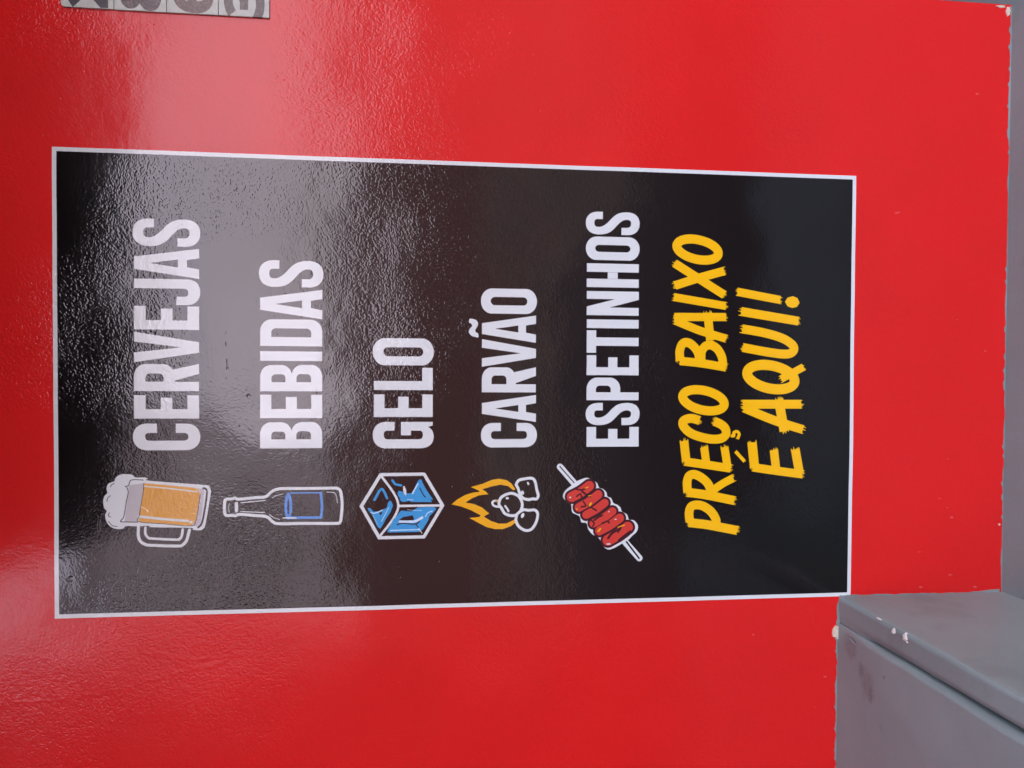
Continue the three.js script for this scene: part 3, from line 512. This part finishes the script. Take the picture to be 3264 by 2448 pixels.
  const WORDS = [
    [['C',358.1,58.1,162.7,297.6],['E',426.7,50.5,162.9,297.8],['R',485.7,59.3,163.1,297.9],['V',547.2,66.0,163.3,297.9],['E',617.8,50.6,163.4,298.1],['J',670.7,56.1,163.6,298.1],['A',727.5,65.1,163.8,298.1],['S',795.8,58.9,164.0,298.3]],
    [['B',360.9,58.1,424.8,558.0],['E',427.3,51.5,424.8,558.0],['B',486.0,58.3,424.8,558.0],['I',552.3,21.5,424.8,557.8],['D',584.7,58.9,424.8,557.8],['A',644.2,65.0,424.8,557.7],['S',713.6,58.4,424.9,557.6]],
    [['G',359.5,59.3,669.8,800.2],['E',429.4,50.7,669.7,800.0],['L',489.4,50.2,669.5,799.7],['O',544.3,60.5,669.3,799.5]],
    [['C',360.1,55.9,910.1,1033.6],['A',417.7,61.8,909.9,1033.2],['R',484.8,57.5,909.5,1032.7],['V',542.2,62.6,909.2,1032.3],['A',597.2,62.0,908.9,1032.0],['O',662.0,56.8,908.5,1031.6]],
    [['E',360.6,45.7,1150.6,1272.9],['S',410.2,51.3,1150.2,1272.4],['P',467.3,52.3,1149.7,1271.8],['E',524.9,45.9,1149.3,1271.4],['T',575.8,51.8,1148.9,1270.8],['I',632.2,20.2,1148.5,1270.5],['N',661.6,55.3,1148.2,1270.0],['H',725.5,54.5,1147.7,1269.5],['O',787.4,53.7,1147.2,1269.0],['S',845.7,52.2,1146.8,1268.4]],
  ];
  x.fillStyle = INKS.WHITE;
  for (const word of WORDS) for (const [letter, left, wide, top, base] of word) {
    x.save(); x.translate(left, base); x.scale(base - top, top - base); x.beginPath(); GLYPH[letter](wide / (base - top)); x.fill('evenodd'); x.restore();
  }
  fill('WHITE', [[608.4,901.1],[609.0,895.2],[611.1,886.8],[616.5,880.9],[622.4,879.7],[628.3,882.0],[633.1,886.7],[635.5,886.7],[639.0,884.3],[641.4,880.0],[649.7,881.4],[649.8,889.0],[646.8,896.7],[640.4,900.5],[634.5,899.8],[628.5,896.3],[623.7,894.4],[619.7,896.3],[616.7,901.1]]);
  // brush lettering: each stroke is a bundle of bristles that end unevenly
  const r = rng(314);
  x.lineCap = 'butt'; x.strokeStyle = x.fillStyle = INKS.YELLOW;
  for (const [w, ...pts] of [
    [21.4,[182.6,1395.1],[177.7,1434.8],[170.1,1473.4],[162.7,1510.9]], // P
    [21.1,[185.0,1396.4],[204.8,1394.4],[219.1,1398.6],[223.9,1411.3],[220.4,1429.2],[207.8,1447.3],[190.2,1459.0],[177.8,1460.4]], // P
    [21.4,[253.1,1391.9],[248.5,1426.3],[241.0,1464.9],[233.1,1502.3]], // R
    [21.1,[255.6,1390.6],[276.6,1389.1],[291.4,1394.0],[294.9,1406.7],[287.4,1423.4],[273.6,1438.9],[257.4,1446.2]], // R
    [18.9,[256.1,1449.3],[272.7,1474.8],[285.4,1500.4]], // R
    [20.0,[324.8,1385.3],[316.1,1443.5],[308.3,1493.7]], // E
    [21.1,[372.4,1381.2],[326.0,1386.8]], // E
    [19.6,[357.8,1429.8],[320.7,1435.3]], // E
    [19.7,[357.5,1479.0],[312.8,1486.7]], // E
    [21.2,[420.8,1416.8],[425.0,1402.8],[424.5,1388.8],[418.4,1378.2],[407.3,1379.6],[393.0,1394.2],[383.3,1417.2],[377.0,1448.0],[378.9,1471.0],[388.5,1482.0],[402.1,1479.8],[411.6,1469.4],[418.3,1453.9]], // C
    [7.6,[384.7,1494.6],[384.7,1501.3],[392.1,1501.2],[394.6,1509.0],[387.6,1514.2],[377.2,1509.7]], // ced
    [19.4,[660.2,1354.7],[661.8,1478.1]], // A2
    [19.4,[651.6,1357.3],[629.1,1417.2],[612.0,1478.7]], // A2
    [21.0,[670.6,1434.5],[608.5,1441.6]], // A2
    [19.9,[558.7,1369.2],[554.1,1418.0],[544.7,1479.4]], // B
    [20.9,[559.9,1369.1],[582.0,1368.2],[598.0,1374.3],[601.8,1385.7],[594.5,1399.7],[577.4,1412.6],[557.8,1415.4]], // B
    [21.0,[556.6,1420.0],[580.0,1420.7],[593.6,1430.3],[595.9,1444.3],[586.5,1459.7],[568.0,1470.2],[548.3,1473.0]], // B
    [18.9,[706.1,1353.5],[687.7,1477.3]], // I
    [20.3,[783.5,1355.3],[749.2,1413.3],[713.9,1472.9]], // X
    [20.3,[733.0,1355.8],[751.7,1413.3],[768.3,1472.3]], // X
    [8.6,[347.9,1506.1],[324.4,1527.9]], // acc
    [20.4,[310.3,1549.8],[301.8,1606.7],[293.2,1669.8]], // E2
    [22.8,[368.4,1545.5],[309.8,1552.4]], // E2
    [21.0,[350.6,1599.0],[304.3,1605.3]], // E2
    [22.1,[351.6,1651.9],[296.3,1663.1]], // E2
    [21.3,[458.6,1522.9],[458.7,1664.9]], // A
    [21.3,[449.7,1525.6],[420.5,1600.0],[399.1,1669.7]], // A
    [23.5,[469.6,1609.8],[395.5,1624.3]], // A
    [21.3,[634.7,1519.5],[626.4,1571.4],[614.4,1615.7],[599.3,1641.5],[586.8,1646.2],[578.0,1635.8],[577.1,1613.6],[582.5,1571.9],[591.2,1521.3]], // U
    [18.4,[518.1,1615.7],[546.6,1670.3]], // tail
    [21.1,[675.2,1516.5],[654.7,1655.7]], // I2
    [19.6,[720.9,1506.4],[703.8,1610.7]], // !
  ]) {
    const p = pts.length > 2 ? curve(pts) : pts, n = p.length, ends = [[p[0], p[1]], [p[n - 1], p[n - 2]]];
    trace(p); x.lineWidth = w; x.stroke();
    for (const [e, i] of ends) {
      const dx = e[0] - i[0], dy = e[1] - i[1], l = Math.hypot(dx, dy), ux = dx / l, uy = dy / l, N = w > 12 ? 7 : 4;
      for (let k = 0; k < N; k++) {
        const o = ((k + 0.5) / N - 0.5) * w, q = w / N * 0.62, len = w * (0.02 + 0.42 * r()) * (1 - 0.25 * Math.abs(o) / w * 2);
        const bx = e[0] - uy * o - ux * 0.6, by = e[1] + ux * o - uy * 0.6;
        poly2(bx - uy * q, by + ux * q, bx + uy * q, by - ux * q, bx + ux * len + uy * q * 0.25, by + uy * len - ux * q * 0.25, bx + ux * (len + w * 0.05) - uy * q * 0.2, by + uy * (len + w * 0.05) + ux * q * 0.2);
      }
    }
  }
  for (const [w, ...pts] of [[21.6,[456.6,1476.5],[447.0,1467.3],[443.0,1447.1],[445.5,1421.5],[454.0,1397.3],[466.2,1381.0],[478.6,1376.9],[488.2,1386.0],[492.3,1406.0],[489.8,1431.6],[481.3,1455.9],[469.2,1472.4]],[21.4,[807.0,1458.5],[797.3,1449.3],[792.9,1429.3],[794.9,1403.8],[802.8,1379.7],[814.4,1363.5],[826.7,1359.4],[836.4,1368.5],[840.9,1388.4],[838.9,1413.8],[831.1,1438.0],[819.4,1454.3]],[24.2,[510.9,1648.5],[499.3,1637.9],[493.9,1614.4],[496.1,1584.6],[505.5,1556.3],[519.3,1537.1],[533.9,1532.1],[545.5,1542.6],[550.9,1565.8],[548.8,1595.6],[539.5,1624.0],[525.6,1643.4]]]) { trace(curve(pts, true), true); x.lineWidth = w; x.stroke(); }
  fill('YELLOW', [[699.8,1622.5],[709.8,1628.9],[713.3,1641.9],[709.0,1653.7],[697.9,1659.1],[687.8,1652.7],[685.2,1640.9],[688.7,1629.1]], 0);
  function poly2(...p) { x.beginPath(); poly(...p); x.fill(); }
  const t = new THREE.CanvasTexture(c); t.colorSpace = THREE.SRGBColorSpace; t.anisotropy = 8; return t;
}

renderer.render(scene, camera);
